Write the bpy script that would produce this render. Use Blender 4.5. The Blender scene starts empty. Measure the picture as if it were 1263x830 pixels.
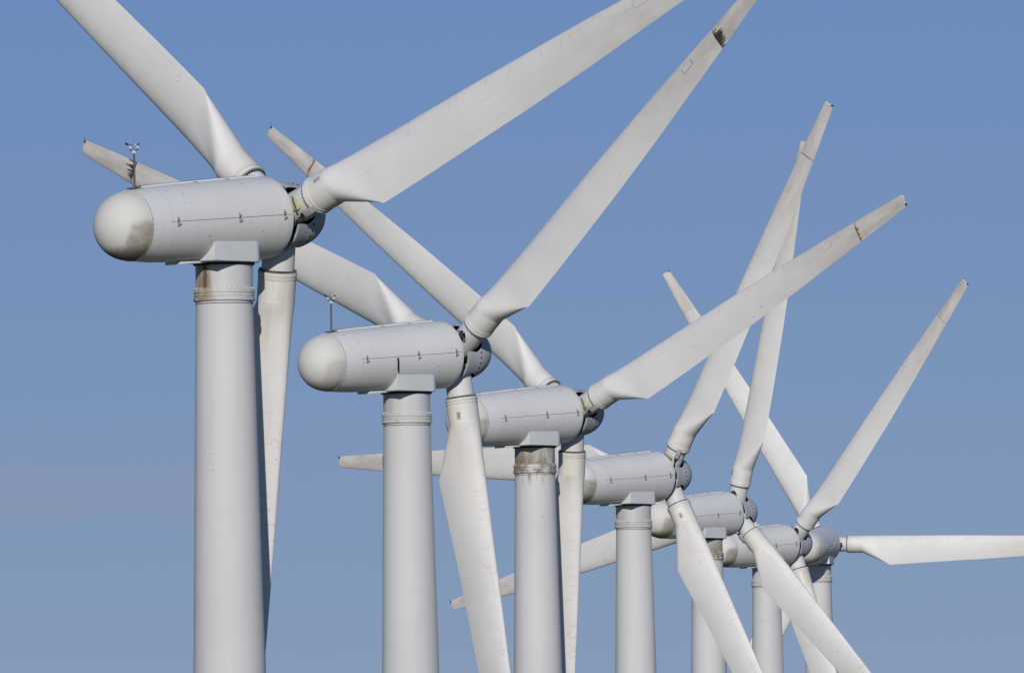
import bpy, bmesh, math, random
from mathutils import Matrix, Vector, noise
R = math.radians
scene = bpy.context.scene
col = scene.collection
random.seed(4)

# ------------------------------------------------------------------ camera
CAM_Z = 10.0
W_PX, F_PX = 1263.0, 20000.0
cd = bpy.data.cameras.new('camera')
cd.sensor_fit = 'HORIZONTAL'; cd.sensor_width = 36.0
cd.lens = 36.0 * F_PX / W_PX
cd.clip_start = 1.0; cd.clip_end = 60000.0
cam = bpy.data.objects.new('camera', cd); col.objects.link(cam)
PITCH = R(3.2) - (415 - 271) / F_PX
ROLL = -0.8632
cr, sr_ = math.cos(R(ROLL)), math.sin(R(ROLL))
cp, sp = math.cos(PITCH), math.sin(PITCH)
fwd = Vector((0, cp, sp)); rt0 = Vector((1, 0, 0)); up0 = Vector((0, -sp, cp))
rt = cr * rt0 + sr_ * up0; up = -sr_ * rt0 + cr * up0
cam.matrix_world = Matrix(((rt.x, up.x, -fwd.x, 0), (rt.y, up.y, -fwd.y, 0), (rt.z, up.z, -fwd.z, CAM_Z), (0, 0, 0, 1)))
scene.camera = cam

# ------------------------------------------------------------------ sky, sun, exposure
SKY_LIFT = 0.30                      # the air is very clear: the horizon haze of the model sky is kept low
SKY_LOW = (2.065, 1.285, .885); SKY_HIGH = (.885, 1.03, 1.22)   # thin mauve dust near the horizon
SUN_EL, SUN_LEFT = 20.0, 3.5        # the sun stands behind the camera, a little to its left
world = bpy.data.worlds.new('World'); scene.world = world
world.use_nodes = True
wt = world.node_tree; wt.nodes.clear()
sky = wt.nodes.new('ShaderNodeTexSky'); sky.sky_type = 'NISHITA'; sky.sun_disc = False
sky.sun_elevation = R(SUN_EL); sky.sun_rotation = R(180 + SUN_LEFT)
sky.altitude = 0; sky.air_density = 1.0; sky.dust_density = 0.1; sky.ozone_density = 4.0
bg = wt.nodes.new('ShaderNodeBackground'); bg.inputs[1].default_value = 0.10
wc = wt.nodes.new('ShaderNodeTexCoord')
lift = wt.nodes.new('ShaderNodeVectorMath'); lift.operation = 'ADD'; lift.inputs[1].default_value = (0, 0, SKY_LIFT)
wt.links.new(wc.outputs['Generated'], lift.inputs[0]); wt.links.new(lift.outputs[0], sky.inputs[0])
tint = wt.nodes.new('ShaderNodeMix'); tint.data_type = 'RGBA'; tint.blend_type = 'MULTIPLY'; tint.inputs[0].default_value = 1.0

sx = wt.nodes.new('ShaderNodeSeparateXYZ'); wt.links.new(wc.outputs['Generated'], sx.inputs[0])
mr = wt.nodes.new('ShaderNodeMapRange'); wt.links.new(sx.outputs[2], mr.inputs[0]); mr.inputs[1].default_value = 0.0; mr.inputs[2].default_value = 0.10
band = wt.nodes.new('ShaderNodeMix'); band.data_type = 'RGBA'; wt.links.new(mr.outputs[0], band.inputs[0])
band.inputs[6].default_value = (*SKY_LOW, 1); band.inputs[7].default_value = (*SKY_HIGH, 1)

# a faint pinkish veil of far cloud low on the left
def wm(op, a, b=0.0):
    o = wt.nodes.new('ShaderNodeMath'); o.operation = op
    for k, v in enumerate((a, b)):
        if hasattr(v, 'node'): wt.links.new(v, o.inputs[k])
        else: o.inputs[k].default_value = v
    return o.outputs[0]
def wr(v, a, b, c=0.0, d=1.0):
    o = wt.nodes.new('ShaderNodeMapRange'); o.interpolation_type = 'SMOOTHSTEP'; wt.links.new(v, o.inputs[0])
    for k, q in enumerate((a, b, c, d)): o.inputs[1 + k].default_value = q
    return o.outputs[0]
wmul = wt.nodes.new('ShaderNodeVectorMath'); wmul.operation = 'MULTIPLY'; wmul.inputs[1].default_value = (90, 90, 620); wt.links.new(wc.outputs['Generated'], wmul.inputs[0])
wn = wt.nodes.new('ShaderNodeTexNoise'); wn.inputs['Scale'].default_value = 1.0; wn.inputs['Detail'].default_value = 3; wt.links.new(wmul.outputs[0], wn.inputs['Vector'])
zz = wm('ADD', sx.outputs[2], wm('MULTIPLY', wm('SUBTRACT', wn.outputs['Fac'], .5), .0035))
veil = wm('MULTIPLY', wm('MULTIPLY', wr(zz, .0365, .0385), wr(zz, .0418, .0408)), wm('MULTIPLY', wr(sx.outputs[0], -.010, -.021), wr(wn.outputs['Fac'], .3, .6, .5, 1)))
vc = wt.nodes.new('ShaderNodeMix'); vc.data_type = 'RGBA'; vc.blend_type = 'MULTIPLY'; wt.links.new(veil, vc.inputs[0])
wt.links.new(band.outputs[2], vc.inputs[6]); vc.inputs[7].default_value = (1.14, .985, .955, 1)
wt.links.new(vc.outputs[2], tint.inputs[7]); wt.links.new(sky.outputs[0], tint.inputs[6])
wo = wt.nodes.new('ShaderNodeOutputWorld')
wt.links.new(tint.outputs[2], bg.inputs[0]); wt.links.new(bg.outputs[0], wo.inputs[0])
sd = bpy.data.lights.new('sun', 'SUN'); sd.energy = 3.3; sd.angle = R(0.5); sd.color = (1.0, 0.952, 0.88)
sun = bpy.data.objects.new('sun', sd); col.objects.link(sun)
sdir = Vector((-math.sin(R(SUN_LEFT)) * math.cos(R(SUN_EL)), -math.cos(R(SUN_LEFT)) * math.cos(R(SUN_EL)), math.sin(R(SUN_EL))))
sun.rotation_euler = sdir.to_track_quat('Z', 'Y').to_euler()
scene.view_settings.view_transform = 'Standard'; scene.view_settings.look = 'None'
scene.view_settings.exposure = -0.15; scene.view_settings.gamma = 1.0
scene.view_settings.use_curve_mapping = False

# ------------------------------------------------------------------ node helpers
class NT:
    def __init__(self, name):
        self.m = bpy.data.materials.new(name); self.m.use_nodes = True
        self.t = self.m.node_tree; self.b = self.t.nodes['Principled BSDF']
        self.b.inputs['Specular IOR Level'].default_value = 0.25
    def n(self, typ, **kw):
        o = self.t.nodes.new(typ)
        for k, v in kw.items(): setattr(o, k, v)
        return o
    def put(self, sock, v):
        if hasattr(v, 'node'): self.t.links.new(v, sock)
        else: sock.default_value = v
    def co(self): return self.n('ShaderNodeTexCoord').outputs['Object']
    def xyz(self, v):
        s = self.n('ShaderNodeSeparateXYZ'); self.put(s.inputs[0], v); return s.outputs
    def math(self, op, a, b=0.0, c=0.0, clamp=False):
        o = self.n('ShaderNodeMath', operation=op); o.use_clamp = clamp
        self.put(o.inputs[0], a); self.put(o.inputs[1], b); self.put(o.inputs[2], c); return o.outputs[0]
    def vmath(self, op, a, b):
        o = self.n('ShaderNodeVectorMath', operation=op); self.put(o.inputs[0], a); self.put(o.inputs[1], b); return o.outputs[0]
    def noise(self, v, scale=5.0, detail=4.0, rough=0.55, dist=0.0):
        o = self.n('ShaderNodeTexNoise'); self.put(o.inputs['Vector'], v)
        o.inputs['Scale'].default_value = scale; o.inputs['Detail'].default_value = detail
        o.inputs['Roughness'].default_value = rough; o.inputs['Distortion'].default_value = dist
        return o.outputs['Fac']
    def map(self, v, a, b, c=0.0, d=1.0, smooth=True):
        o = self.n('ShaderNodeMapRange'); o.interpolation_type = 'SMOOTHSTEP' if smooth else 'LINEAR'
        self.put(o.inputs[0], v)
        for i, x in enumerate((a, b, c, d)): o.inputs[1 + i].default_value = x
        return o.outputs[0]
    def mix(self, f, a, b):
        o = self.n('ShaderNodeMix', data_type='RGBA'); self.put(o.inputs[0], f)
        self.put(o.inputs[6], a); self.put(o.inputs[7], b); return o.outputs[2]
    def band(self, v, c, w):          # 1 near v = c
        return self.map(self.math('ABSOLUTE', self.math('SUBTRACT', v, c)), w * 0.4, w, 1.0, 0.0)
    def inst(self):                   # seeded offset per turbine so no two weather alike
        o = self.n('ShaderNodeObjectInfo')
        m = self.math('MULTIPLY', o.outputs['Random'], 40.0)
        c = self.n('ShaderNodeCombineXYZ'); self.put(c.inputs[0], m); self.put(c.inputs[1], m); self.put(c.inputs[2], m)
        return o, c.outputs[0]
    def bump(self, h, dist=0.002, strength=0.5):
        o = self.n('ShaderNodeBump'); o.inputs['Strength'].default_value = strength; o.inputs['Distance'].default_value = dist
        self.put(o.inputs['Height'], h); self.put(self.b.inputs['Normal'], o.outputs[0])

def c4(*c): return (c[0], c[1], c[2], 1.0)

def stretch(n, v, s): return n.vmath('MULTIPLY', v, s)

def mat_paint(name, base, rough=0.45, grime=(0.42, 0.38, 0.30), g_amt=0.25, streak=True):
    n = NT(name); P = n.co(); info, off = n.inst()
    Q = n.vmath('ADD', P, off)
    big = n.noise(Q, 0.9, 4)
    fine = n.noise(Q, 14, 5, 0.65)
    c = n.mix(n.map(big, .35, .7), c4(*base), c4(*[x * .95 for x in base]))
    c = n.mix(n.map(fine, .4, .8, 0, .12), c, c4(*[x * .75 for x in base]))
    if streak:
        st = n.noise(stretch(n, Q, (7, 7, .35)), 1.6, 4, .6)
        c = n.mix(n.map(st, .56, .78, 0, g_amt), c, c4(*grime))
    spk = n.noise(Q, 21, 1, .3)
    c = n.mix(n.map(spk, .775, .80, 0, .6), c, c4(.22, .2, .17))
    n.put(n.b.inputs['Base Color'], c)
    n.put(n.b.inputs['Roughness'], n.map(fine, .3, .8, rough + .02, rough + .18))
    n.bump(n.noise(Q, 2.2, 3), .012, .25)
    return n.m

def mat_nacelle():
    n = NT('nacelle_paint'); P = n.co(); info, off = n.inst(); Q = n.vmath('ADD', P, off); x, y, z = n.xyz(P)
    base = (.695, .695, .695)
    big = n.noise(Q, .8, 4); fine = n.noise(Q, 16, 5, .65)
    c = n.mix(n.map(big, .35, .7), c4(*base), c4(*[v * .955 for v in base]))
    # rain runs curve down round the shell
    st = n.noise(stretch(n, Q, (9, .8, .8)), 1.3, 4, .6)
    c = n.mix(n.math('MULTIPLY', n.map(st, .52, .75, 0, .28), n.map(z, .5, -.6)), c, c4(.44, .43, .39))
    # grime line where shell sections were joined
    for px, w, a in ((-2.62, .012, .35), (-0.42, .006, .16), (.98, .006, .16)):
        c = n.mix(n.math('MULTIPLY', n.band(x, px, w), a), c, c4(.3, .29, .27))
    spk = n.noise(Q, 17, 1, .3)
    c = n.mix(n.map(spk, .775, .79, 0, .7), c, c4(.2, .19, .17))
    c = n.mix(n.map(fine, .45, .85, 0, .1), c, c4(.4, .4, .38))
    n.put(n.b.inputs['Base Color'], c)
    n.put(n.b.inputs['Roughness'], n.map(fine, .3, .8, .52, .66))
    n.bump(n.noise(Q, 1.7, 2), .02, .3)
    return n.m

def mat_dome():
    n = NT('tail_dome_gelcoat'); P = n.co(); info, off = n.inst(); Q = n.vmath('ADD', P, off); x, y, z = n.xyz(P)
    cs = n.xyz(info.outputs['Color'])
    base = (.68, .665, .615)
    fine = n.noise(Q, 9, 5, .65)
    c = n.mix(n.noise(Q, 1.5, 3), c4(*base), c4(.62, .61, .58))
    # oily brown smear below the hatch, cut off sharply on one side where a panel was wiped
    edge = n.math('SUBTRACT', n.math('MULTIPLY', x, .71), n.math('MULTIPLY', y, .70))
    edge = n.math('ADD', edge, n.math('MULTIPLY', z, -.36))
    edge = n.math('ADD', edge, n.math('MULTIPLY', n.math('SUBTRACT', fine, .5), .16))
    m1 = n.map(edge, -.02, .17)
    m2 = n.map(n.math('ADD', z, n.math('MULTIPLY', n.noise(Q, 3, 3), .3)), .34, .1)
    sm = n.math('MULTIPLY', m1, m2)
    sm = n.math('MULTIPLY', sm, n.map(n.noise(Q, 3.2, 5, .7), .25, .6, .55, 1))
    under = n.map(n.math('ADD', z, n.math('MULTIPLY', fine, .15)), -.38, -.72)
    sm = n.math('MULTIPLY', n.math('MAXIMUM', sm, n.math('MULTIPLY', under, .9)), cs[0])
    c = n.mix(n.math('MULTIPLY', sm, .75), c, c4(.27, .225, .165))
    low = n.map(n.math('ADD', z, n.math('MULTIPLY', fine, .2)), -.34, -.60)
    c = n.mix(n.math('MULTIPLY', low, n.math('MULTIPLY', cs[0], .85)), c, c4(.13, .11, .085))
    n.put(n.b.inputs['Base Color'], c); n.b.inputs['Roughness'].default_value = .6
    return n.m

def mat_blade():
    n = NT('blade_gelcoat'); P = n.co(); info, off = n.inst(); Q = n.vmath('ADD', P, off); x, y, z = n.xyz(P)
    cs = n.xyz(info.outputs['Color'])       # x: soot at the tip joint, y: ochre stain at the root, z: rust tint
    base = (.76, .745, .72)
    big = n.noise(Q, .5, 4); fine = n.noise(Q, 11, 5, .65)
    c = n.mix(n.map(big, .35, .7), c4(*base), c4(.715, .70, .68))
    # outboard grime
    og = n.math('MULTIPLY', n.map(z, 8, 16.5), n.map(n.noise(stretch(n, Q, (2, 2, .5)), 1.4, 5, .65), .2, .75, .25, 1))
    c = n.mix(n.math('MULTIPLY', og, .9), c, c4(.45, .41, .365))
    # chordwise repair ripples near the leading edge
    rp = n.noise(stretch(n, n.vmath('ADD', Q, (0, 0, 0)), (1.2, 1.2, 6.5)), 1.0, 3, .55, .6)
    lead = n.map(x, -.05, .25)
    rip = n.band(rp, .60, .014)
    c = n.mix(n.math('MULTIPLY', n.math('MULTIPLY', rip, lead), n.map(z, 2.5, 6, .25, .6)), c, c4(.42, .40, .38))
    # long faint spanwise flow marks
    fl = n.noise(stretch(n, Q, (5, 5, .22)), 1.6, 3, .6)
    c = n.mix(n.map(fl, .55, .78, 0, .22), c, c4(.50, .47, .43))
    # ochre wash from the bearing grease
    rs = n.math('MULTIPLY', n.map(z, 1.35, 1.6), n.map(z, 4.2, 1.7))
    rn = n.map(n.noise(stretch(n, Q, (5, 5, .5)), 1.2, 4, .6), .42, .66)
    c = n.mix(n.math('MULTIPLY', n.math('MULTIPLY', rs, rn), cs[1]), c, c4(.60, .47, .29))
    c = n.mix(n.math('MULTIPLY', n.map(z, 2.5, 1.5, 0, .5), n.map(n.noise(Q, 2.5, 3), .3, .6)), c, c4(.64, .60, .50))
    # soot and oil at the tip joint, mostly outboard of it
    d = n.math('SUBTRACT', z, 15.1)
    jn = n.noise(stretch(n, Q, (9, 9, 2.2)), .9, 5, .7)
    reach = n.math('MULTIPLY', n.map(jn, .38, .68, .03, .5, False), cs[0])
    so = n.math('MULTIPLY', n.map(n.math('SUBTRACT', d, reach), .06, -.06), n.map(d, -.06, -.01))
    so = n.math('MULTIPLY', so, n.map(cs[0], .05, .3))
    chord = n.map(x, .26, .05)
    so = n.math('MULTIPLY', so, chord)
    sc = n.mix(cs[2], c4(.035, .022, .018), c4(.28, .12, .05))
    halo = n.math('MULTIPLY', n.math('MULTIPLY', n.map(d, 1.1, 0), n.map(d, -.03, .02)), n.math('MULTIPLY', cs[0], n.map(jn, .35, .7, 0, .55)))
    c = n.mix(halo, c, c4(.24, .17, .12))
    c = n.mix(n.math('MULTIPLY', so, .95), c, sc)
    spk = n.noise(Q, 9, 1, .3)
    c = n.mix(n.map(spk, .80, .81, 0, .6), c, c4(.25, .22, .2))
    n.put(n.b.inputs['Base Color'], c)
    n.put(n.b.inputs['Roughness'], n.map(fine, .3, .8, .52, .66))
    n.bump(n.noise(stretch(n, Q, (1, 1, .35)), 2.0, 3), .02, .3)
    return n.m

def mat_tower():
    n = NT('tower_paint'); P = n.co(); info, off = n.inst(); Q = n.vmath('ADD', P, off); x, y, z = n.xyz(P)
    cs = n.xyz(info.outputs['Color'])
    base = (.60, .602, .600)
    big = n.noise(Q, .35, 4); fine = n.noise(Q, 8, 5, .65)
    c = n.mix(n.map(big, .35, .7), c4(*base), c4(*[v * .955 for v in base]))
    st = n.noise(stretch(n, Q, (4, 4, .12)), 1.5, 4, .6)
    c = n.mix(n.map(st, .5, .78, 0, .22), c, c4(.47, .45, .40))
    for pz in (-2.86, -4.62, -7.05, -9.5, -12, -14.5, -17, -19.5, -22, -24.5, -27):
        c = n.mix(n.math('MULTIPLY', n.band(z, pz, .02), .08), c, c4(.33, .32, .30))
    spk = n.noise(Q, 7, 1, .3)
    c = n.mix(n.map(spk, .785, .80, 0, .5), c, c4(.25, .22, .2))
    # rust bleeding from under the flange
    rs = n.math('MULTIPLY', n.map(z, -2.5, -2.05), n.map(n.noise(stretch(n, Q, (6, 6, 1.2)), 1, 4, .6), .5, .66))
    c = n.mix(n.math('MULTIPLY', rs, cs[1]), c, c4(.34, .22, .08))
    n.put(n.b.inputs['Base Color'], c)
    n.put(n.b.inputs['Roughness'], n.map(fine, .3, .8, .56, .7))
    n.bump(n.noise(stretch(n, Q, (1, 1, .4)), 1.2, 3), .02, .3)
    return n.m

def mat_neck():
    n = NT('yaw_tube_paint'); P = n.co(); info, off = n.inst(); Q = n.vmath('ADD', P, off); x, y, z = n.xyz(P)
    cs = n.xyz(info.outputs['Color'])      # x: brown grime all round, y: rust run on the rear side
    base = (.59, .60, .61)
    fine = n.noise(Q, 9, 5, .65)
    c = n.mix(n.noise(Q, 1.5, 3), c4(*base), c4(*[v * .94 for v in base]))
    low = n.map(z, -1.2, -1.75)
    ga = n.map(n.noise(stretch(n, Q, (3, 3, .8)), 1.4, 5, .65), .28, .56)
    c = n.mix(n.math('MULTIPLY', n.math('MULTIPLY', ga, n.map(z, -1.1, -1.7, .55, 1)), cs[0]), c, c4(.235, .185, .125))
    run = n.math('ADD', n.math('MULTIPLY', x, -.70), n.math('MULTIPLY', y, .72))
    run = n.math('ADD', run, n.math('MULTIPLY', n.math('SUBTRACT', n.noise(stretch(n, Q, (5, 5, 1)), 1, 3), .5), .18))
    rr = n.math('MULTIPLY', n.band(run, .50, .24), n.map(z, -1.05, -1.6, .5, 1))
    c = n.mix(n.math('MULTIPLY', rr, cs[1]), c, c4(.29, .22, .125))
    rr2 = n.math('MULTIPLY', n.band(run, .46, .06), cs[1])
    c = n.mix(rr2, c, c4(.13, .085, .05))
    n.put(n.b.inputs['Base Color'], c); n.b.inputs['Roughness'].default_value = .45
    return n.m

def mat_flange():
    n = NT('tower_flange_paint'); P = n.co(); info, off = n.inst(); Q = n.vmath('ADD', P, off); x, y, z = n.xyz(P)
    cs = n.xyz(info.outputs['Color'])
    c = n.mix(n.noise(Q, 3, 3), c4(.60, .60, .59), c4(.53, .53, .51))
    ch = n.noise(stretch(n, Q, (2.2, 2.2, 11)), 1.5, 4, .7)
    c = n.mix(n.map(ch, .60, .67, 0, .75), c, c4(.22, .20, .18))
    ga = n.map(n.noise(stretch(n, Q, (3, 3, 2)), 1.4, 5, .65), .36, .6)
    c = n.mix(n.math('MULTIPLY', ga, cs[0]), c, c4(.21, .17, .125))
    run = n.math('ADD', n.math('MULTIPLY', x, -.70), n.math('MULTIPLY', y, .72))
    rr = n.math('MULTIPLY', n.map(run, .1, .5), n.map(n.noise(Q, 4, 4), .35, .6))
    c = n.mix(n.math('MULTIPLY', rr, cs[1]), c, c4(.33, .26, .16))
    n.put(n.b.inputs['Base Color'], c); n.b.inputs['Roughness'].default_value = .5
    return n.m

def mat_plain(name, c, rough=.5, metal=0.0, var=.15):
    n = NT(name); P = n.co(); info, off = n.inst(); Q = n.vmath('ADD', P, off)
    n.put(n.b.inputs['Base Color'], n.mix(n.map(n.noise(Q, 12, 4), .35, .7), c4(*c), c4(*[v * (1 - var) for v in c])))
    n.b.inputs['Roughness'].default_value = rough; n.b.inputs['Metallic'].default_value = metal
    return n.m

def mat_ground():
    n = NT('moor_grass'); P = n.co()
    a = n.noise(P, .012, 6, .6); b = n.noise(P, .35, 5, .65)
    c = n.mix(n.map(a, .38, .62), c4(.075, .10, .035), c4(.15, .135, .065))
    c = n.mix(n.map(b, .35, .7), c, c4(.05, .06, .025))
    n.put(n.b.inputs['Base Color'], c); n.b.inputs['Roughness'].default_value = .9
    n.bump(b, .3, .8)
    return n.m

M = dict(
    nacelle=mat_nacelle(), dome=mat_dome(), blade=mat_blade(), tower=mat_tower(), neck=mat_neck(), flange=mat_flange(),
    saddle=mat_paint('saddle_paint', (.66, .675, .69), .45, g_amt=.12),
    spinner=mat_paint('spinner_paint_shaded', (.46, .48, .51), .42, g_amt=.2),  # base grey darkened to carry the nacelle's shade on the spinner
    hub=mat_paint('hub_paint', (.66, .665, .665), .42, g_amt=.15),
    collar=mat_paint('collar_gelcoat', (.68, .67, .64), .42, g_amt=.2),
    dark=mat_plain('dark_parts_gap_shade', (.018, .017, .016), .7),  # dark small parts; also colours in the shade of narrow gaps
    black=mat_plain('interior_shade_black', (.012, .012, .013), .85),  # black colour stands in for shade inside nacelle, spinner, hub and hatch
    steel=mat_plain('weathered_steel', (.20, .19, .18), .5, .3, .4),
    mast=mat_plain('mast_steel', (.13, .125, .125), .5, .4, .3),
    latch=mat_plain('latch_metal', (.52, .50, .45), .4, .3, .4),
    cream=mat_plain('cream_cover', (.60, .56, .36), .5),
    plate=mat_plain('label_plate', (.42, .41, .37), .5, 0, .5),
    blue=mat_plain('vane_blue_plastic', (.03, .05, .13), .4),
    white=mat_plain('sensor_white', (.75, .75, .73), .4),
    bracket=mat_plain('bracket_grey', (.42, .42, .40), .5, .0, .3),
    line=mat_plain('seam_gasket', (.10, .10, .11), .7),
    faint=mat_plain('worn_gasket', (.47, .45, .42), .7), ground=mat_ground())

# ------------------------------------------------------------------ mesh helpers
def mesh_from(name, vs, fs, mats, idx=None, smooth=True, sharp=35):
    me = bpy.data.meshes.new(name); me.from_pydata([tuple(v) for v in vs], [], fs)
    for m in mats: me.materials.append(M[m])
    if idx: me.polygons.foreach_set('material_index', idx)
    bm = bmesh.new(); bm.from_mesh(me); bmesh.ops.recalc_face_normals(bm, faces=bm.faces)
    for f in bm.faces: f.smooth = smooth
    for e in bm.edges:
        if len(e.link_faces) == 2 and e.calc_face_angle(0) > R(sharp): e.smooth = False
    bm.to_mesh(me); bm.free(); me.update()
    return me

class MB:
    """collects shapes that together are one part"""
    def __init__(self): self.v = []; self.f = []; self.i = []
    def add(self, vs, fs, mi=0, mat=None):
        k = len(self.v); self.v += [(mat @ Vector(v)) if mat else Vector(v) for v in vs]
        self.f += [tuple(a + k for a in f) for f in fs]; self.i += [mi] * len(fs)
    def lathe(self, prof, seg=96, axis='Z', mi=0, mat=None, mis=None, a0=0, a1=2 * math.pi):
        full = abs(a1 - a0 - 2 * math.pi) < 1e-6; n = seg if full else seg + 1
        vs = []; fs = []; ids = []
        for r, h in prof:
            for j in range(n):
                a = a0 + (a1 - a0) * j / seg; x, y = r * math.cos(a), r * math.sin(a)
                vs.append((x, y, h) if axis == 'Z' else (h, x, y))
        for k in range(len(prof) - 1):
            for j in range(seg):
                j2 = (j + 1) % n
                fs.append((k * n + j, k * n + j2, (k + 1) * n + j2, (k + 1) * n + j)); ids.append(mis[k] if mis else mi)
        k0 = len(self.v); self.v += [(mat @ Vector(v)) if mat else Vector(v) for v in vs]
        self.f += [tuple(a + k0 for a in f) for f in fs]; self.i += ids
    def box(self, c, s, mi=0, mat=None, bev=0.0):
        bm = bmesh.new(); bmesh.ops.create_cube(bm, size=1)
        for v in bm.verts: v.co = Vector((v.co.x * s[0], v.co.y * s[1], v.co.z * s[2]))
        if bev: bmesh.ops.bevel(bm, geom=list(bm.edges), offset=bev, segments=2, affect='EDGES', profile=.6)
        for v in bm.verts: v.co += Vector(c)
        bm.verts.index_update()
        self.add([v.co.copy() for v in bm.verts], [tuple(v.index for v in f.verts) for f in bm.faces], mi, mat); bm.free()
    def tube(self, pts, r, seg=8, mi=0, mat=None, r1=None):
        pts = [Vector(p) for p in pts]; vs = []; fs = []
        for k, p in enumerate(pts):
            d = (pts[min(k + 1, len(pts) - 1)] - pts[max(k - 1, 0)]).normalized()
            a = d.orthogonal().normalized()
            if k: a = (prev - prev.dot(d) * d).normalized()
            prev = a; b = d.cross(a); rr = r if r1 is None else r + (r1 - r) * k / (len(pts) - 1)
            for j in range(seg):
                t = 2 * math.pi * j / seg; vs.append(p + rr * (math.cos(t) * a + math.sin(t) * b))
        for k in range(len(pts) - 1):
            for j in range(seg):
                fs.append((k * seg + j, k * seg + (j + 1) % seg, (k + 1) * seg + (j + 1) % seg, (k + 1) * seg + j))
        fs.append(tuple(range(seg))[::-1]); fs.append(tuple((len(pts) - 1) * seg + j for j in range(seg)))
        self.add(vs, fs, mi, mat)
    def build(self, name, mats, smooth=True, sharp=35):
        return mesh_from(name, self.v, self.f, mats, self.i, smooth, sharp)

def boolean(me, cutters):
    o = bpy.data.objects.new('tmp', me); col.objects.link(o); cs = []
    for c in cutters:
        k = bpy.data.objects.new('tmpc', c); col.objects.link(k); cs.append(k)
        m = o.modifiers.new('b', 'BOOLEAN'); m.operation = 'DIFFERENCE'; m.solver = 'EXACT'; m.object = k
    dg = bpy.context.evaluated_depsgraph_get(); dg.update()
    out = bpy.data.meshes.new_from_object(o.evaluated_get(dg))
    for k in cs: bpy.data.objects.remove(k)
    bpy.data.objects.remove(o)
    bm = bmesh.new(); bm.from_mesh(out)
    for f in bm.faces: f.smooth = True
    for e in bm.edges: e.smooth = not (len(e.link_faces) == 2 and e.calc_face_angle(0) > R(28))
    bm.to_mesh(out); bm.free()
    return out

def interp(tab, x):
    if x <= tab[0][0]: return tab[0][1]
    for (a, p), (b, q) in zip(tab, tab[1:]):
        if x <= b: return p + (q - p) * (x - a) / (b - a)
    return tab[-1][1]

# ------------------------------------------------------------------ blade surface
JOINT = 1.36; TIP = 17.55; SEAM = 15.1; KINK = 3.72; ROOT_END = 2.15; RHO = .475; A0 = 60
CH = [(3.8, 1.66), (6, 1.50), (9, 1.31), (11.4, 1.12), (13, .95), (15.1, .74), (16.5, .58), (17.4, .47)]
LE = [(3.8, .475), (8, .46), (11.4, .42), (15.1, .32), (17.4, .24)]
TW = [(3.8, 15), (6, 10), (9, 6), (13, 3), (17.4, 1)]
TH = [(3.8, .27), (5, .235), (8, .20), (13, .16), (17.4, .13)]
def sec_point(r, a, scale=1.0):
    """a: 0 = trailing edge, (0,pi) = rear/suction side, pi = leading edge. The tail edge leaves the root tube on its
    rear quarter, so that a blunt three-cornered base closes the blade between root tube and widest chord."""
    suction = a <= math.pi; t = a / math.pi if suction else (a - math.pi) / math.pi
    fc = R(A0 + (180 - A0) * t) if suction else R(180 + (180 + A0) * t)
    x0, y0 = -RHO * math.cos(fc), RHO * math.sin(fc)
    w = min(1, max(0, (r - ROOT_END) / (KINK - ROOT_END)))
    if w > 0:
        c = interp(CH, r) * scale; le = interp(LE, r) - (1 - scale) * interp(CH, r) * .45; th = interp(TH, r)
        if suction: xr = (1 + math.cos(a)) / 2
        elif t < .6: xr = .98 * (1 - math.cos(math.pi * t / .6)) / 2
        else: xr = .98 + .02 * (t - .6) / .4
        yt = 5 * th * c * (.2969 * math.sqrt(xr) - .1260 * xr - .3516 * xr ** 2 + .2843 * xr ** 3 - .1036 * xr ** 4)
        cam_ = .028 * c * (1 - (2 * xr - .9) ** 2 / 1.21)
        hollow = 0 if suction else .35 * yt * math.exp(-((xr - .72) / .16) ** 2)
        xa = le - c * xr; ya = cam_ + (yt if suction else -yt + hollow)
        near_tail = min(1, max(0, (xr - .55) / .4)); wq = 1 - (1 - w) ** 1.5
        wy = w if not suction else wq + (w - wq) * near_tail
        x0 = x0 + (xa - x0) * w; y0 = y0 + (ya - y0) * wy
    b = R(interp(TW, r))
    # leading edge turned towards the front (-Y), trailing edge towards the rear (+Y)
    return Vector((x0 * math.cos(b) + y0 * math.sin(b), -x0 * math.sin(b) + y0 * math.cos(b), r))
def loft(rs, N=80, cap0=None, cap1=None, scales=None, mi=0):
    vs = []; fs = []; ids = []
    for k, r in enumerate(rs):
        for j in range(N): vs.append(sec_point(r, 2 * math.pi * j / N, scales[k] if scales else 1))
    for k in range(len(rs) - 1):
        for j in range(N):
            fs.append((k * N + j, k * N + (j + 1) % N, (k + 1) * N + (j + 1) % N, (k + 1) * N + j)); ids.append(mi)
    if cap0 is not None: fs.append(tuple(range(N))); ids.append(cap0)
    if cap1 is not None: fs.append(tuple((len(rs) - 1) * N + j for j in range(N))); ids.append(cap1)
    return vs, fs, ids
def blade_mesh():
    rs = [JOINT + .10, 1.6, 1.9, 2.1, 2.15] + [2.15 + (KINK - 2.15) * k / 10 for k in range(1, 11)]
    r = KINK
    while r < SEAM - .5: r += .4; rs.append(r)
    rs += [SEAM - .012]
    v, f, i = loft(rs, cap0=1, cap1=1)  # dark end caps put the shade of the tip gap into colour
    return mesh_from('blade', v, f, ['blade', 'dark'], i, sharp=27)
def tip_mesh():
    rs = [SEAM + .006 + (TIP - .12 - SEAM) * k / 9 for k in range(10)] + [TIP - .07, TIP - .03, TIP]
    sc = [1] * 10 + [.95, .85, .62]
    v, f, i = loft(rs, cap0=1, cap1=0, scales=sc)  # inboard cap coloured dark as well, for shade in the joint gap
    return mesh_from('blade_tip', v, f, ['blade', 'dark'], i, sharp=50)
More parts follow.
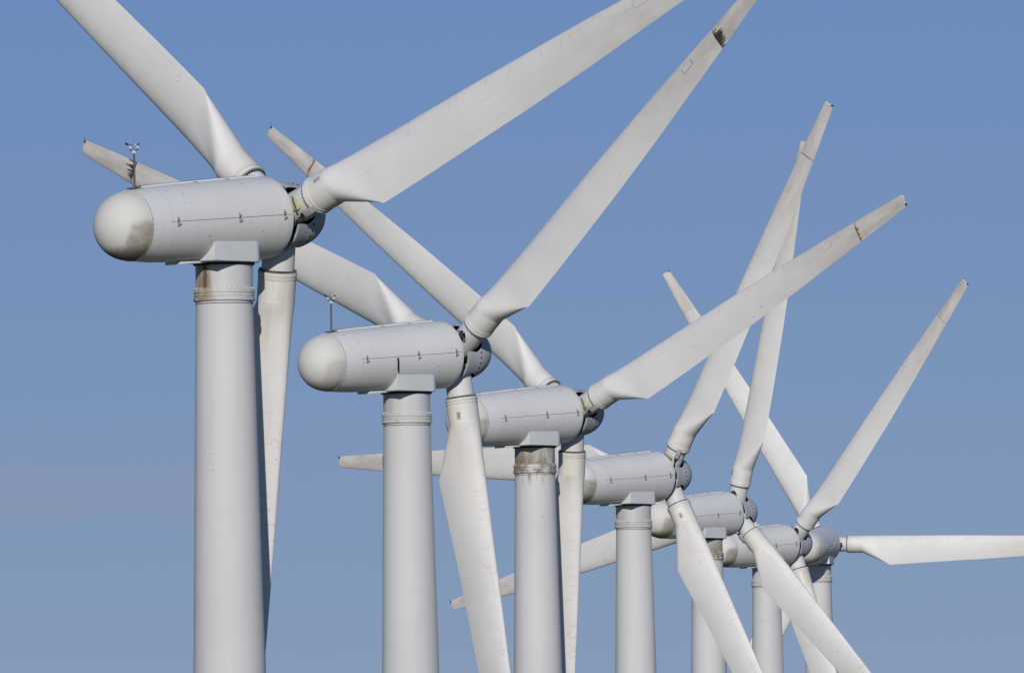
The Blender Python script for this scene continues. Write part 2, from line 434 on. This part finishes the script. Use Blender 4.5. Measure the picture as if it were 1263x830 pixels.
def surf_off(r, a, off):
    p = sec_point(r, a); q = sec_point(r, a + .02); s = sec_point(r + .02, a)
    n = (q - p).cross(s - p).normalized()
    c = Vector((interp(LE, r) - interp(CH, r) * .5, 0, r))
    if n.dot(p - c) < 0: n = -n
    return p + n * off
def patch_mesh(dark):
    m = MB()
    def patch(r0, r1, a0, a1, off, mi):
        n = 8; vs = [surf_off(r0 + (r1 - r0) * i / n, a0 + (a1 - a0) * j / n, off) for i in range(n + 1) for j in range(n + 1)]
        fs = [(i * (n + 1) + j, i * (n + 1) + j + 1, (i + 1) * (n + 1) + j + 1, (i + 1) * (n + 1) + j) for i in range(n) for j in range(n)]
        m.add(vs, fs, mi)
    patch(13.35, 13.86, 1.72, 2.20, .003, 1); patch(13.372, 13.838, 1.745, 2.175, .007, 0)
    return m.build('access_panel', ['blade', 'line' if dark else 'faint'])
def plate_mesh():
    m = MB(); n = 6
    for (r0, r1, a0, a1, off) in ((1.80, 2.02, .95, 1.32, .008),):
        vs = [surf_off(r0 + (r1 - r0) * i / n, a0 + (a1 - a0) * j / n, off) for i in range(n + 1) for j in range(n + 1)]
        fs = [(i * (n + 1) + j, i * (n + 1) + j + 1, (i + 1) * (n + 1) + j + 1, (i + 1) * (n + 1) + j) for i in range(n) for j in range(n)]
        m.add(vs, fs, 0)
    return m.build('label_plate', ['plate'])
def root_collar_mesh():
    m = MB()
    m.lathe([(.30, JOINT + .005), (.465, JOINT + .005), (.492, JOINT + .015), (.492, JOINT + .085), (.478, JOINT + .095), (.478, JOINT + .10), (.462, JOINT + .105),
             (.462, JOINT + .125), (.484, JOINT + .13), (.484, JOINT + .19), (.470, JOINT + .21)], 96, mis=[0, 0, 0, 0, 0, 1, 1, 1, 0, 0])
    return m.build('root_collar', ['collar', 'line'])
def bolt_ring_mesh():
    m = MB()
    m.lathe([(.30, JOINT - .045), (.425, JOINT - .045), (.425, JOINT + .004)], 72, mi=0)
    for k in range(36):
        a = 2 * math.pi * k / 36
        m.box((0, 0, 0), (.05, .035, .05), 1, Matrix.Translation((.447 * math.cos(a), .447 * math.sin(a), JOINT - .022)) @ Matrix.Rotation(a, 4, 'Z'))
    return m.build('bolt_ring', ['dark', 'steel'])
def receptor_mesh():
    m = MB(); p = sec_point(TIP - .06, 0) + Vector((.05, 0, 0))
    m.box((p.x + .02, p.y, TIP - .03), (.09, .035, .08), 0, bev=.012)
    m.tube([p + Vector((.01, 0, .03)), p + Vector((-.04, 0, .07)), p + Vector((-.09, .01, .11)), p + Vector((-.15, .01, .13))], .011, 6, 0, r1=.003)
    return m.build('lightning_receptor', ['blue'])

# ------------------------------------------------------------------ nacelle and tower meshes (X = shaft axis towards the rotor)
HUB = 2.03; FRONT = 1.45; REAR = -3.29
NP = [(-3.29, .862), (-3.0, .892), (-2.62, .925), (-2.0, .948), (-1.0, .975), (0, 1.0), (1.0, 1.018), (1.45, 1.022)]
def nac_r(s): return interp(NP, s)
def nacelle_mesh():
    m = MB(); prof = [(.45, REAR + .03), (.84, REAR + .008)] + [(nac_r(REAR + .006 + (FRONT - .03 - REAR - .006) * k / 30), REAR + .006 + (FRONT - .03 - REAR - .006) * k / 30) for k in range(31)]
    n = len(prof)
    prof += [(1.015, FRONT - .006), (1.0, FRONT), (.985, FRONT), (.975, FRONT - .05), (.97, FRONT - .4), (.2, FRONT - .4)]
    m.lathe(prof, 128, 'X', mis=[0] * (n + 2) + [1, 1, 1])  # front recess coloured black for the shade inside the hollow shell
    return m.build('nacelle', ['nacelle', 'black'])
def dome_mesh():
    m = MB(); prof = [(.85, 0.0)]
    for k in range(1, 25):
        a = math.pi / 2 * k / 24; prof.append((max(.855 * math.cos(a), .0005), -.885 * math.sin(a)))
    m.lathe(prof, 96, 'X')
    m.lathe([(.84, -.005), (.868, -.005), (.868, -.022), (.855, -.026)], 96, 'X')
    return m.build('tail_dome', ['dome'])
def gasket_mesh():
    m = MB(); m.lathe([(.84, REAR - .003), (.8645, REAR - .003), (.8645, REAR + .012), (.84, REAR + .012)], 96, 'X')
    for k in range(40):
        a = 2 * math.pi * k / 40
        m.box((0, 0, 0), (.014, .014, .006), 0, Matrix.Translation((REAR + .03, .870 * math.cos(a), .868 * math.sin(a))) @ Matrix.Rotation(a, 4, 'X'))
    return m.build('dome_gasket', ['line'])
def seam_mesh(alpha, s0, s1, w=.011, off=.004):
    m = MB(); n = 30; vs = []; fs = []
    for k in range(n + 1):
        s = s0 + (s1 - s0) * k / n; r = nac_r(s) + off
        for d in (-1, 1):
            a = alpha + d * w / 2
            vs.append((s, -r * math.sin(a), r * math.cos(a)))
    for k in range(n): fs.append((2 * k, 2 * k + 1, 2 * k + 3, 2 * k + 2))
    m.add(vs, fs); return m.build('shell_seam', ['line'])
def latch_mesh():       # built at origin: X along the shell, Z outward, Y round it
    m = MB()
    m.box((0, 0, .012), (.05, .26, .02), 0, bev=.006); m.box((.01, .07, .03), (.07, .05, .03), 0, bev=.006)
    m.box((.035, -.07, .028), (.10, .045, .03), 0, bev=.006); m.box((0, 0, .03), (.028, .16, .022), 1)
    return m.build('latch', ['latch', 'steel'])
def latch_matrix(s, alpha, sc=1.0):
    r = nac_r(s); n = Vector((0, -math.sin(alpha), math.cos(alpha))); t = Vector((1, 0, 0)); b = n.cross(t)
    p = Vector((s, 0, 0)) + n * r
    return Matrix(((t.x, b.x, n.x, p.x), (t.y, b.y, n.y, p.y), (t.z, b.z, n.z, p.z), (0, 0, 0, 1))) @ Matrix.Scale(sc, 4)
def rail_mesh():
    m = MB(); n = 24; vs = []; fs = []
    for k in range(n + 1):
        s = -3.12 + 4.3 * k / n; r = nac_r(s)
        for (y, z, ) in ((-.02, -.004), (-.02, .045), (.03, .045), (.03, -.004)): vs.append((s, y, r + z))
    for k in range(n):
        for j in range(4): fs.append((k * 4 + j, k * 4 + (j + 1) % 4, k * 4 + 4 + (j + 1) % 4, k * 4 + 4 + j))
    fs += [(0, 1, 2, 3), tuple(n * 4 + j for j in (3, 2, 1, 0))]
    m.add(vs, fs, 0)
    vs2 = [(v[0], v[1] * 1.15, nac_r(v[0]) + (.0455 if i % 4 in (1, 2) else .053)) for i, v in enumerate(vs)]
    m.add(vs2, fs, 1)
    return m.build('roof_rail', ['nacelle', 'line'], smooth=False)
def skid_mesh():
    m = MB(); m.box((-1.42, 0, -.985), (.86, .55, .07), 0, bev=.01)
    return m.build('skid_plate', ['saddle'])
SCREWS = ((-2.4, .55), (-2.0, .75), (.2, .55), (.75, .62), (-1.1, .35), (-1.4, 1.95), (.4, 1.9), (-2.9, .5))
def screw_mesh():
    m = MB(); m.box((0, 0, .006), (.045, .018, .012), 0)
    return m.build('shell_screw', ['latch'])
def saddle_mesh():
    m = MB(); w = .83; x0, x1 = -1.13, .62; rf = .34; prof = [(x0, -w), (x0, w)]
    for k in range(9):
        a = math.pi / 2 * (1 - k / 8); prof.append((x1 - rf + rf * math.cos(a), w - rf + rf * math.sin(a)))
    for k in range(9):
        a = -math.pi / 2 * k / 8; prof.append((x1 - rf + rf * math.cos(a), -w + rf + rf * math.sin(a)))
    n = len(prof)
    def ring(z, s=0.0):
        out = []
        for x, y in prof: out.append((x + (s if x < -.5 else -s if x > 0 else 0), y - math.copysign(min(abs(y), s), y), z))
        return out
    zs = [(-1.06, .015), (-1.045, 0), (-.40, 0), (-.37, .02), (-.345, .07)]
    vs = []; fs = []
    for z, s in zs: vs += ring(z, s)
    for k in range(len(zs) - 1):
        for j in range(n): fs.append((k * n + j, k * n + (j + 1) % n, (k + 1) * n + (j + 1) % n, (k + 1) * n + j))
    fs.append(tuple(range(n))); fs.append(tuple((len(zs) - 1) * n + j for j in range(n)))
    m.add(vs, fs)
    return m.build('saddle', ['saddle'], sharp=25)
def neck_mesh():
    m = MB(); m.lathe([(.74, -1.0), (.76, -1.055), (.76, -1.115), (.708, -1.125), (.708, -1.74), (.6, -1.74)], 96, mis=[1, 1, 1, 0, 0])  # dark band colours in the shaded gap beneath the saddle
    return m.build('yaw_tube', ['neck', 'dark'])
def flange_mesh():
    m = MB()
    m.lathe([(.70, -1.705), (.752, -1.71), (.757, -1.735), (.757, -1.80), (.735, -1.81), (.735, -1.825), (.752, -1.83), (.752, -1.885), (.735, -1.895), (.74, -1.91),
             (.765, -1.925), (.768, -1.985), (.755, -2.005), (.713, -2.02)], 96)
    for k in range(36):
        a = 2 * math.pi * k / 36
        m.box((0, 0, 0), (.032, .03, .032), 0, Matrix.Translation((.728 * math.cos(a), .728 * math.sin(a), -1.69)) @ Matrix.Rotation(a, 4, 'Z'))
    m.lathe([(.7165, -2.06), (.7175, -2.078)], 96, mi=1)
    return m.build('tower_flange', ['flange', 'line'])
def tower_mesh():
    prof = [(.708, -2.01)]
    for k in range(1, 30): prof.append((.711 + .0202 * (k * 1.0), -2.05 - k))
    prof.append((.711 + .0202 * 29, -31.5))
    m = MB(); m.lathe(prof, 96)
    return m.build('tower', ['tower'])
def spinner_mesh():
    prof = [(.905, HUB - .27), (.885, HUB - .1), (.815, HUB + .2)]
    for k in range(1, 21):
        a = math.pi / 2 * k / 20; prof.append((max(.815 * math.cos(a) ** .9 if k < 20 else .0005, .0005), HUB + .2 + 1.06 * math.sin(a)))
    inner = [(max(r - .06, .0004), s - (.0 if i < 3 else .035)) for i, (r, s) in enumerate(prof)]
    prof2 = prof + inner[::-1]
    m = MB(); m.lathe(prof2 + [prof[0]], 128, 'X', mis=[0] * (len(prof) - 1) + [1] + [1] * (len(prof) - 1) + [0])  # inner wall coloured black for the shade inside the cup
    me = m.build('spinner', ['spinner', 'black'])
    cs = []
    for k in range(3):
        c = MB(); n = 32; pts = []
        for j in range(n + 1):
            a = math.pi / 2 - math.pi * j / n; pts.append((HUB + .02 + .49 * math.cos(a) * 1.0, .49 * math.sin(a)))
        pts += [(HUB - .8, -.49), (HUB - .8, .49)]
        vs = [(x, y, .25) for x, y in pts] + [(x, y, 1.4) for x, y in pts]; q = len(pts)
        fs = [tuple(range(q)), tuple(range(2 * q - 1, q - 1, -1))] + [(j, (j + 1) % q, q + (j + 1) % q, q + j) for j in range(q)]
        c.add(vs, fs, 0, Matrix.Rotation(R(120 * k), 4, 'X')); cs.append(c.build('cut', ['black'], False))
    return boolean(me, cs)
def bolt_mesh():
    m = MB(); m.lathe([(.026, 0), (.026, .012), (.02, .016), (.0005, .016)], 10)
    return m.build('spinner_bolt', ['dark'])
def bolt_matrices():
    out = []
    q = math.asin(.14 / 1.06); r = .815 * math.cos(q) ** .9
    for k in range(3):
        for j in range(5):
            a = R(120 * k + 60 + (j - 2) * 11.5)
            n = Vector((0, -math.sin(a), math.cos(a))); p = Vector((HUB + .34, 0, 0)) + n * (r - .002)
            b = n.cross(Vector((1, 0, 0)))
            out.append(Matrix(((1, b.x, n.x, p.x), (0, b.y, n.y, p.y), (0, b.z, n.z, p.z), (0, 0, 0, 1))))
    return out
def hub_mesh():
    m = MB(); m.lathe([(.0005, HUB + .5), (.35, HUB + .45), (.5, HUB + .3), (.55, HUB), (.5, HUB - .35), (.45, HUB - 1.0)], 48, 'X')
    return m.build('hub', ['black'])
def arm_mesh():
    m = MB(); m.lathe([(.40, .2), (.405, .95), (.41, JOINT - .05), (.30, JOINT - .05)], 72)
    return m.build('hub_arm', ['hub'])
# covers and brackets sit on the rear side (+Y of the blade frame)
def hatch_mesh(open_):
    m = MB(); mt = Matrix.Translation((-.04, .40, .96)) @ Matrix.Rotation(R(-90), 4, 'X')
    if open_:
        m.lathe([(.155, .0), (.160, .014), (.172, .012), (.178, -.06)], 32, mi=1, mat=mt); m.lathe([(.0005, .006), (.156, .006)], 32, mi=0, mat=mt)  # flat black disc paints the unlit depth of the opening
        m.box((0, 0, .025), (.40, .028, .02), 2, mt)
        return m.build('hatch_opening', ['black', 'hub', 'steel'])
    m.lathe([(.0005, .02), (.15, .018), (.165, .01), (.175, -.06)], 32, mi=0, mat=mt)
    m.box((0, 0, .03), (.42, .03, .03), 1, mt)
    return m.build('hatch_cover', ['cream', 'steel'])
def bracket_mesh():
    m = MB(); mt = Matrix.Translation((-.34, .30, 1.27)) @ Matrix.Rotation(R(35), 4, 'Z')
    m.box((0, 0, 0), (.17, .13, .40), 0, mt, bev=.02); m.box((0, .0, -.26), (.10, .08, .12), 1, mt, bev=.01)
    m.tube([(-.34, .30, 1.05), (-.37, .33, .93), (-.42, .36, .84), (-.40, .30, .74), (-.36, .22, .66)], .02, 8, 1)
    return m.build('pitch_bracket', ['bracket', 'dark'])
def stub_mesh():
    m = MB(); m.tube([(-1.26, -.985, .0), (-1.26, -.995, -.12), (-1.26, -.965, -.38)], .028, 8)
    return m.build('cable_stub', ['dark'])
def mast_mesh():
    m = MB(); m.tube([(0, 0, 0), (0, 0, .86)], .027, 12); m.box((0, 0, .0), (.42, .10, .03), 0, bev=.006); m.box((.05, 0, .03), (.10, .10, .05), 0)
    m.box((.17, 0, .03), (.05, .05, .09), 0); m.tube([(0, 0, .86), (0, 0, 1.35)], .006, 6, r1=.0025)
    m.tube([(-.03, .10, .95), (.0, 0, .93), (.03, -.10, .95)], .013, 8, 0); m.box((0, 0, .90), (.07, .07, .07), 1, bev=.01)
    return m.build('weather_mast', ['mast', 'white'])
def vane_mesh():
    m = MB(); b = Vector((-.04, .15, .95)); m.tube([b + Vector((0, 0, -.01)), b + Vector((0, 0, .05))], .028, 10, 0)
    m.tube([b + Vector((0, 0, .05)), b + Vector((0, 0, .15))], .032, 10, 1); m.tube([b + Vector((0, 0, .15)), b + Vector((0, 0, .20))], .008, 6, 0)
    m.tube([b + Vector((.10, -.02, .19)), b + Vector((-.14, .04, .21))], .012, 6, 0)
    m.box((0, 0, 0), (.14, .02, .085), 0, Matrix.Translation(b + Vector((-.15, .04, .225))) @ Matrix.Rotation(R(165), 4, 'Z') @ Matrix.Rotation(R(-20), 4, 'Y'), bev=.008)
    return m.build('wind_vane', ['blue', 'white'])
def cups_mesh():
    m = MB(); b = Vector((.04, -.15, .95)); m.tube([b + Vector((0, 0, -.01)), b + Vector((0, 0, .05))], .028, 10, 0)
    m.tube([b + Vector((0, 0, .05)), b + Vector((0, 0, .15))], .032, 10, 1); m.tube([b + Vector((0, 0, .15)), b + Vector((0, 0, .21))], .008, 6, 0)
    for k in range(3):
        a = R(30 + 120 * k); d = Vector((math.cos(a), math.sin(a), 0)); e = b + Vector((0, 0, .21)) + d * .09
        m.tube([b + Vector((0, 0, .21)), e], .006, 5, 0)
        t = Vector((-d.y, d.x, 0)); up_ = Vector((0, 0, 1)); mt = Matrix(((d.x, up_.x, t.x, e.x), (d.y, up_.y, t.y, e.y), (d.z, up_.z, t.z, e.z), (0, 0, 0, 1)))
        m.lathe([(.034 * math.cos(q), -.034 * math.sin(q)) for q in [math.pi / 2 * i / 5 for i in range(6)]], 10, mi=k % 2, mat=mt)
    return m.build('cup_anemometer', ['blue', 'white'])

ME = dict(blade=blade_mesh(), tip=tip_mesh(), panel=patch_mesh(False), panel_dark=patch_mesh(True), plate=plate_mesh(), collar=root_collar_mesh(), ring=bolt_ring_mesh(), rec=receptor_mesh(),
          nacelle=nacelle_mesh(), dome=dome_mesh(), gasket=gasket_mesh(), seam=seam_mesh(R(88), -2.72, 1.36), seam2=seam_mesh(R(-88), -2.72, 1.36),
          latch=latch_mesh(), rail=rail_mesh(), skid=skid_mesh(), fit=screw_mesh(), saddle=saddle_mesh(), neck=neck_mesh(), flange=flange_mesh(),
          tower=tower_mesh(), spinner=spinner_mesh(), sbolt=bolt_mesh(), hub=hub_mesh(), arm=arm_mesh(), hatch=hatch_mesh(False), hole=hatch_mesh(True),
          bracket=bracket_mesh(), stub=stub_mesh(), mast=mast_mesh(), vane=vane_mesh(), cups=cups_mesh())

def part(name, me, parent, mat=None, color=None, label=None):
    o = bpy.data.objects.new(name, me); col.objects.link(o); o.parent = parent
    if mat is not None: o.matrix_local = mat
    if color: o.color = (*color, 1)
    if label: o['label'] = label
    return o

BOLTS = bolt_matrices()
TILT = R(4.19)
GROUP = 'white three-bladed turbines in one receding row'
def turbine(pos, yaw, theta, label, dome, neck, tower_rust, blades, mast=False):
    """pos: point of the shaft axis over the tower; yaw: heading of the rotor; theta: angle of the first blade clockwise from up, seen from behind"""
    root = bpy.data.objects.new('wind_turbine', None); col.objects.link(root)
    root.location = (pos[0], pos[1], pos[2] + CAM_Z - 30.5); root.rotation_euler = (0, 0, R(yaw))
    root.empty_display_size = 2
    root['label'] = label; root['category'] = 'wind turbine'; root['group'] = GROUP
    T = Matrix.Translation((0, 0, 30.5)); N = T @ Matrix.Rotation(-TILT, 4, 'Y')
    tw = part('tower', ME['tower'], root, T, (0, tower_rust, 0))
    part('tower_flange', ME['flange'], tw, None, (neck[0], neck[1], 0))
    part('yaw_tube', ME['neck'], root, T, (neck[0], neck[1], 0))
    part('saddle', ME['saddle'], root, T)
    na = part('nacelle', ME['nacelle'], root, N)
    part('shell_seam', ME['seam'], na); part('shell_seam', ME['seam2'], na); part('roof_rail', ME['rail'], na); part('skid_plate', ME['skid'], na)
    for s, al in SCREWS: part('shell_screw', ME['fit'], na, latch_matrix(s, al))
    for s in (-2.50, -.42, 1.12):
        part('latch', ME['latch'], na, latch_matrix(s, R(88), .95)); part('latch', ME['latch'], na, latch_matrix(s, R(-88), .95))
    for s in (-1.0, .1, -2.9): part('latch', ME['latch'], na, latch_matrix(s, R(7), .55))
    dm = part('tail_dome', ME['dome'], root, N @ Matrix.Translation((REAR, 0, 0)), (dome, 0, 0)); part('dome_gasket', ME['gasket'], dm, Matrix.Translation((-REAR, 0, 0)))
    RT = N @ Matrix.Rotation(R(theta), 4, 'X')
    # angles run clockwise seen from behind, i.e. +X rotation turns Z towards -Y
    sp_ = part('spinner', ME['spinner'], root, RT); 
    for bm_ in BOLTS: part('spinner_bolt', ME['sbolt'], sp_, bm_)
    hb = part('hub', ME['hub'], root, RT)
    for k, (soot, ochre, rust, hatch, br, pl, lab) in enumerate(blades):
        th = R(theta + 120 * k)
        m_ = Vector((0, math.cos(th), math.sin(th))); r_ = Vector((0, -math.sin(th), math.cos(th)))
        B = N @ Matrix(((0, -1, 0, HUB), (m_.y, 0, r_.y, 0), (m_.z, 0, r_.z, 0), (0, 0, 0, 1)))
        BL = RT.inverted() @ B
        part('hub_arm', ME['arm'], hb, BL)
        if hatch: part('hatch_cover', ME['hatch'] if hatch == 1 else ME['hole'], hb, BL)
        if br: part('pitch_bracket', ME['bracket'], hb, BL)
        b = part('blade', ME['blade'], root, B, (soot, ochre, rust), lab)
        part('blade_tip', ME['tip'], b, None, (soot, ochre, rust)); part('root_collar', ME['collar'], b); part('bolt_ring', ME['ring'], b)
        part('access_panel', ME['panel_dark' if soot == 1.0 else 'panel'], b); part('lightning_receptor', ME['rec'], b)
        if pl: part('label_plate', ME['plate'], b)
    if mast:
        if theta < 60: part('cable_stub', ME['stub'], na)
        ms = part('weather_mast', ME['mast'], root, N @ Matrix.Translation((-3.0, 0, .905)) @ Matrix.Rotation(TILT, 4, 'Y'))
        SC = Matrix.Translation((0, 0, .95)) @ Matrix.Scale(.66, 4) @ Matrix.Translation((0, 0, -.95))
        part('wind_vane', ME['vane'], ms, SC); part('cup_anemometer', ME['cups'], ms, SC)
    return root

# blades: (soot, ochre, rust, hatch 1 cover / 2 open, bracket, plate, label), first at theta, then 120 and 240 degrees further clockwise
turbine((-7.079, 399.462, 22.425), 45.88, 70.63, 'nearest, largest white turbine at far left, rust on tower neck, grimy dome under weather mast',
        .95, (.12, .9), 0.0, [(.5, 0, .4, 1, 1, 1, None), (.3, .4, .3, 0, 0, 0, 'blade with an ochre wash at its root'), (.3, .1, .3, 0, 0, 0, None)], True)
turbine((-3.203, 488.203, 23.196), 43.60, 54.02, 'second turbine from the left, clean cream dome, weather mast, two blades scorched near their tips',
        .35, (.12, .1), 0.0, [(1.0, 0, 0, 2, 0, 0, 'blade with a black scorched joint near its tip'), (.2, .15, 0, 0, 0, 1, None), (.95, 0, 0, 0, 0, 0, 'blade with a dark sooty joint near its tip')], True)
turbine((.738, 568.782, 24.879), 46.93, 67.53, 'third turbine from the left, tower neck brown with grime all round, rust drip below flange',
        .7, (.95, .3), 1.0, [(.28, .1, 1, 1, 1, 0, None), (.2, .35, .5, 0, 0, 0, None), (.25, .1, 1, 0, 0, 0, 'blade with a rusty line across its tip')])
turbine((4.785, 652.918, 25.999), 49.11, 34.04, 'middle turbine, one blade steeply up and one level to the left, mud brown dome patch',
        1.0, (.2, .1), 0.0, [(.15, 0, 0, 1, 1, 0, None), (.2, .35, 0, 0, 0, 1, None), (.15, 0, .5, 0, 0, 0, None)])
turbine((8.745, 738.467, 27.660), 50.31, 17.91, 'third turbine from the right, nearly upright blade, brown neck partly behind a nearer blade',
        1.0, (.85, .2), 0.0, [(.1, 0, 0, 2, 0, 1, None), (.2, .1, 0, 0, 1, 0, None), (.12, .1, .5, 0, 0, 0, None)])
turbine((12.545, 810.962, 28.801), 49.74, 44.04, 'second turbine from the right, orange wash on its hanging blade, another raised to the right',
        1.0, (.1, 0), 0.0, [(.05, 0, 0, 2, 0, 0, None), (.2, .85, 0, 0, 0, 0, 'hanging blade with an orange wash at its root'), (.2, 0, 0, 0, 0, 0, None)])
turbine((16.828, 900.614, 31.969), 78.87, 90.91, 'farthest turbine, at the right end, turned most away, one blade level to the frame edge',
        .45, (.1, 0), 0.0, [(.06, 0, 0, 2, 0, 0, None), (.2, 0, 0, 0, 0, 0, None), (.06, 0, .5, 0, 0, 0, None)])

# ------------------------------------------------------------------ ground: rough hill grazing, reaching the horizon
def ground():
    ys = [-20000, -8000, -3000, -1200, -500, -200, -100] + [-60 + 12 * k for k in range(100)] + [1250, 1400, 1700, 2200, 3000, 4500, 8000, 15000, 26000]
    xs = [-22000, -9000, -4000, -1800, -900, -500, -320] + [-240 + 12 * k for k in range(41)] + [320, 500, 900, 1800, 4000, 9000, 22000]
    tab = [(-200, 4), (0, 8.4), (60, 5.5), (180, 1.0), (399, 1.9), (488, 2.7), (569, 4.5), (653, 5.8), (739, 7.5), (811, 8.8), (903, 12.1), (1100, 10), (1700, 0), (3000, -20)]
    vs = []
    for y in ys:
        for x in xs:
            z = interp(tab, y) if y > -200 else 4
            fade = min(1, max(0, 1 - abs(x) / 6000)) * min(1, max(0, 1 - (abs(y) - 1500) / 6000))
            z = z * fade - 20 * (1 - fade)
            d = min(1, max(0, (abs(x - 4) - 25) / 120))
            z += d * 3.0 * noise.noise(Vector((x * .006, y * .006, 0))) + .15 * noise.noise(Vector((x * .05, y * .05, 3)))
            vs.append((x, y, z - .1))
    n = len(xs); fs = [(j * n + i, j * n + i + 1, (j + 1) * n + i + 1, (j + 1) * n + i) for j in range(len(ys) - 1) for i in range(n - 1)]
    me = mesh_from('ground', vs, fs, ['ground'])
    o = bpy.data.objects.new('ground', me); col.objects.link(o); o['kind'] = 'structure'
ground()
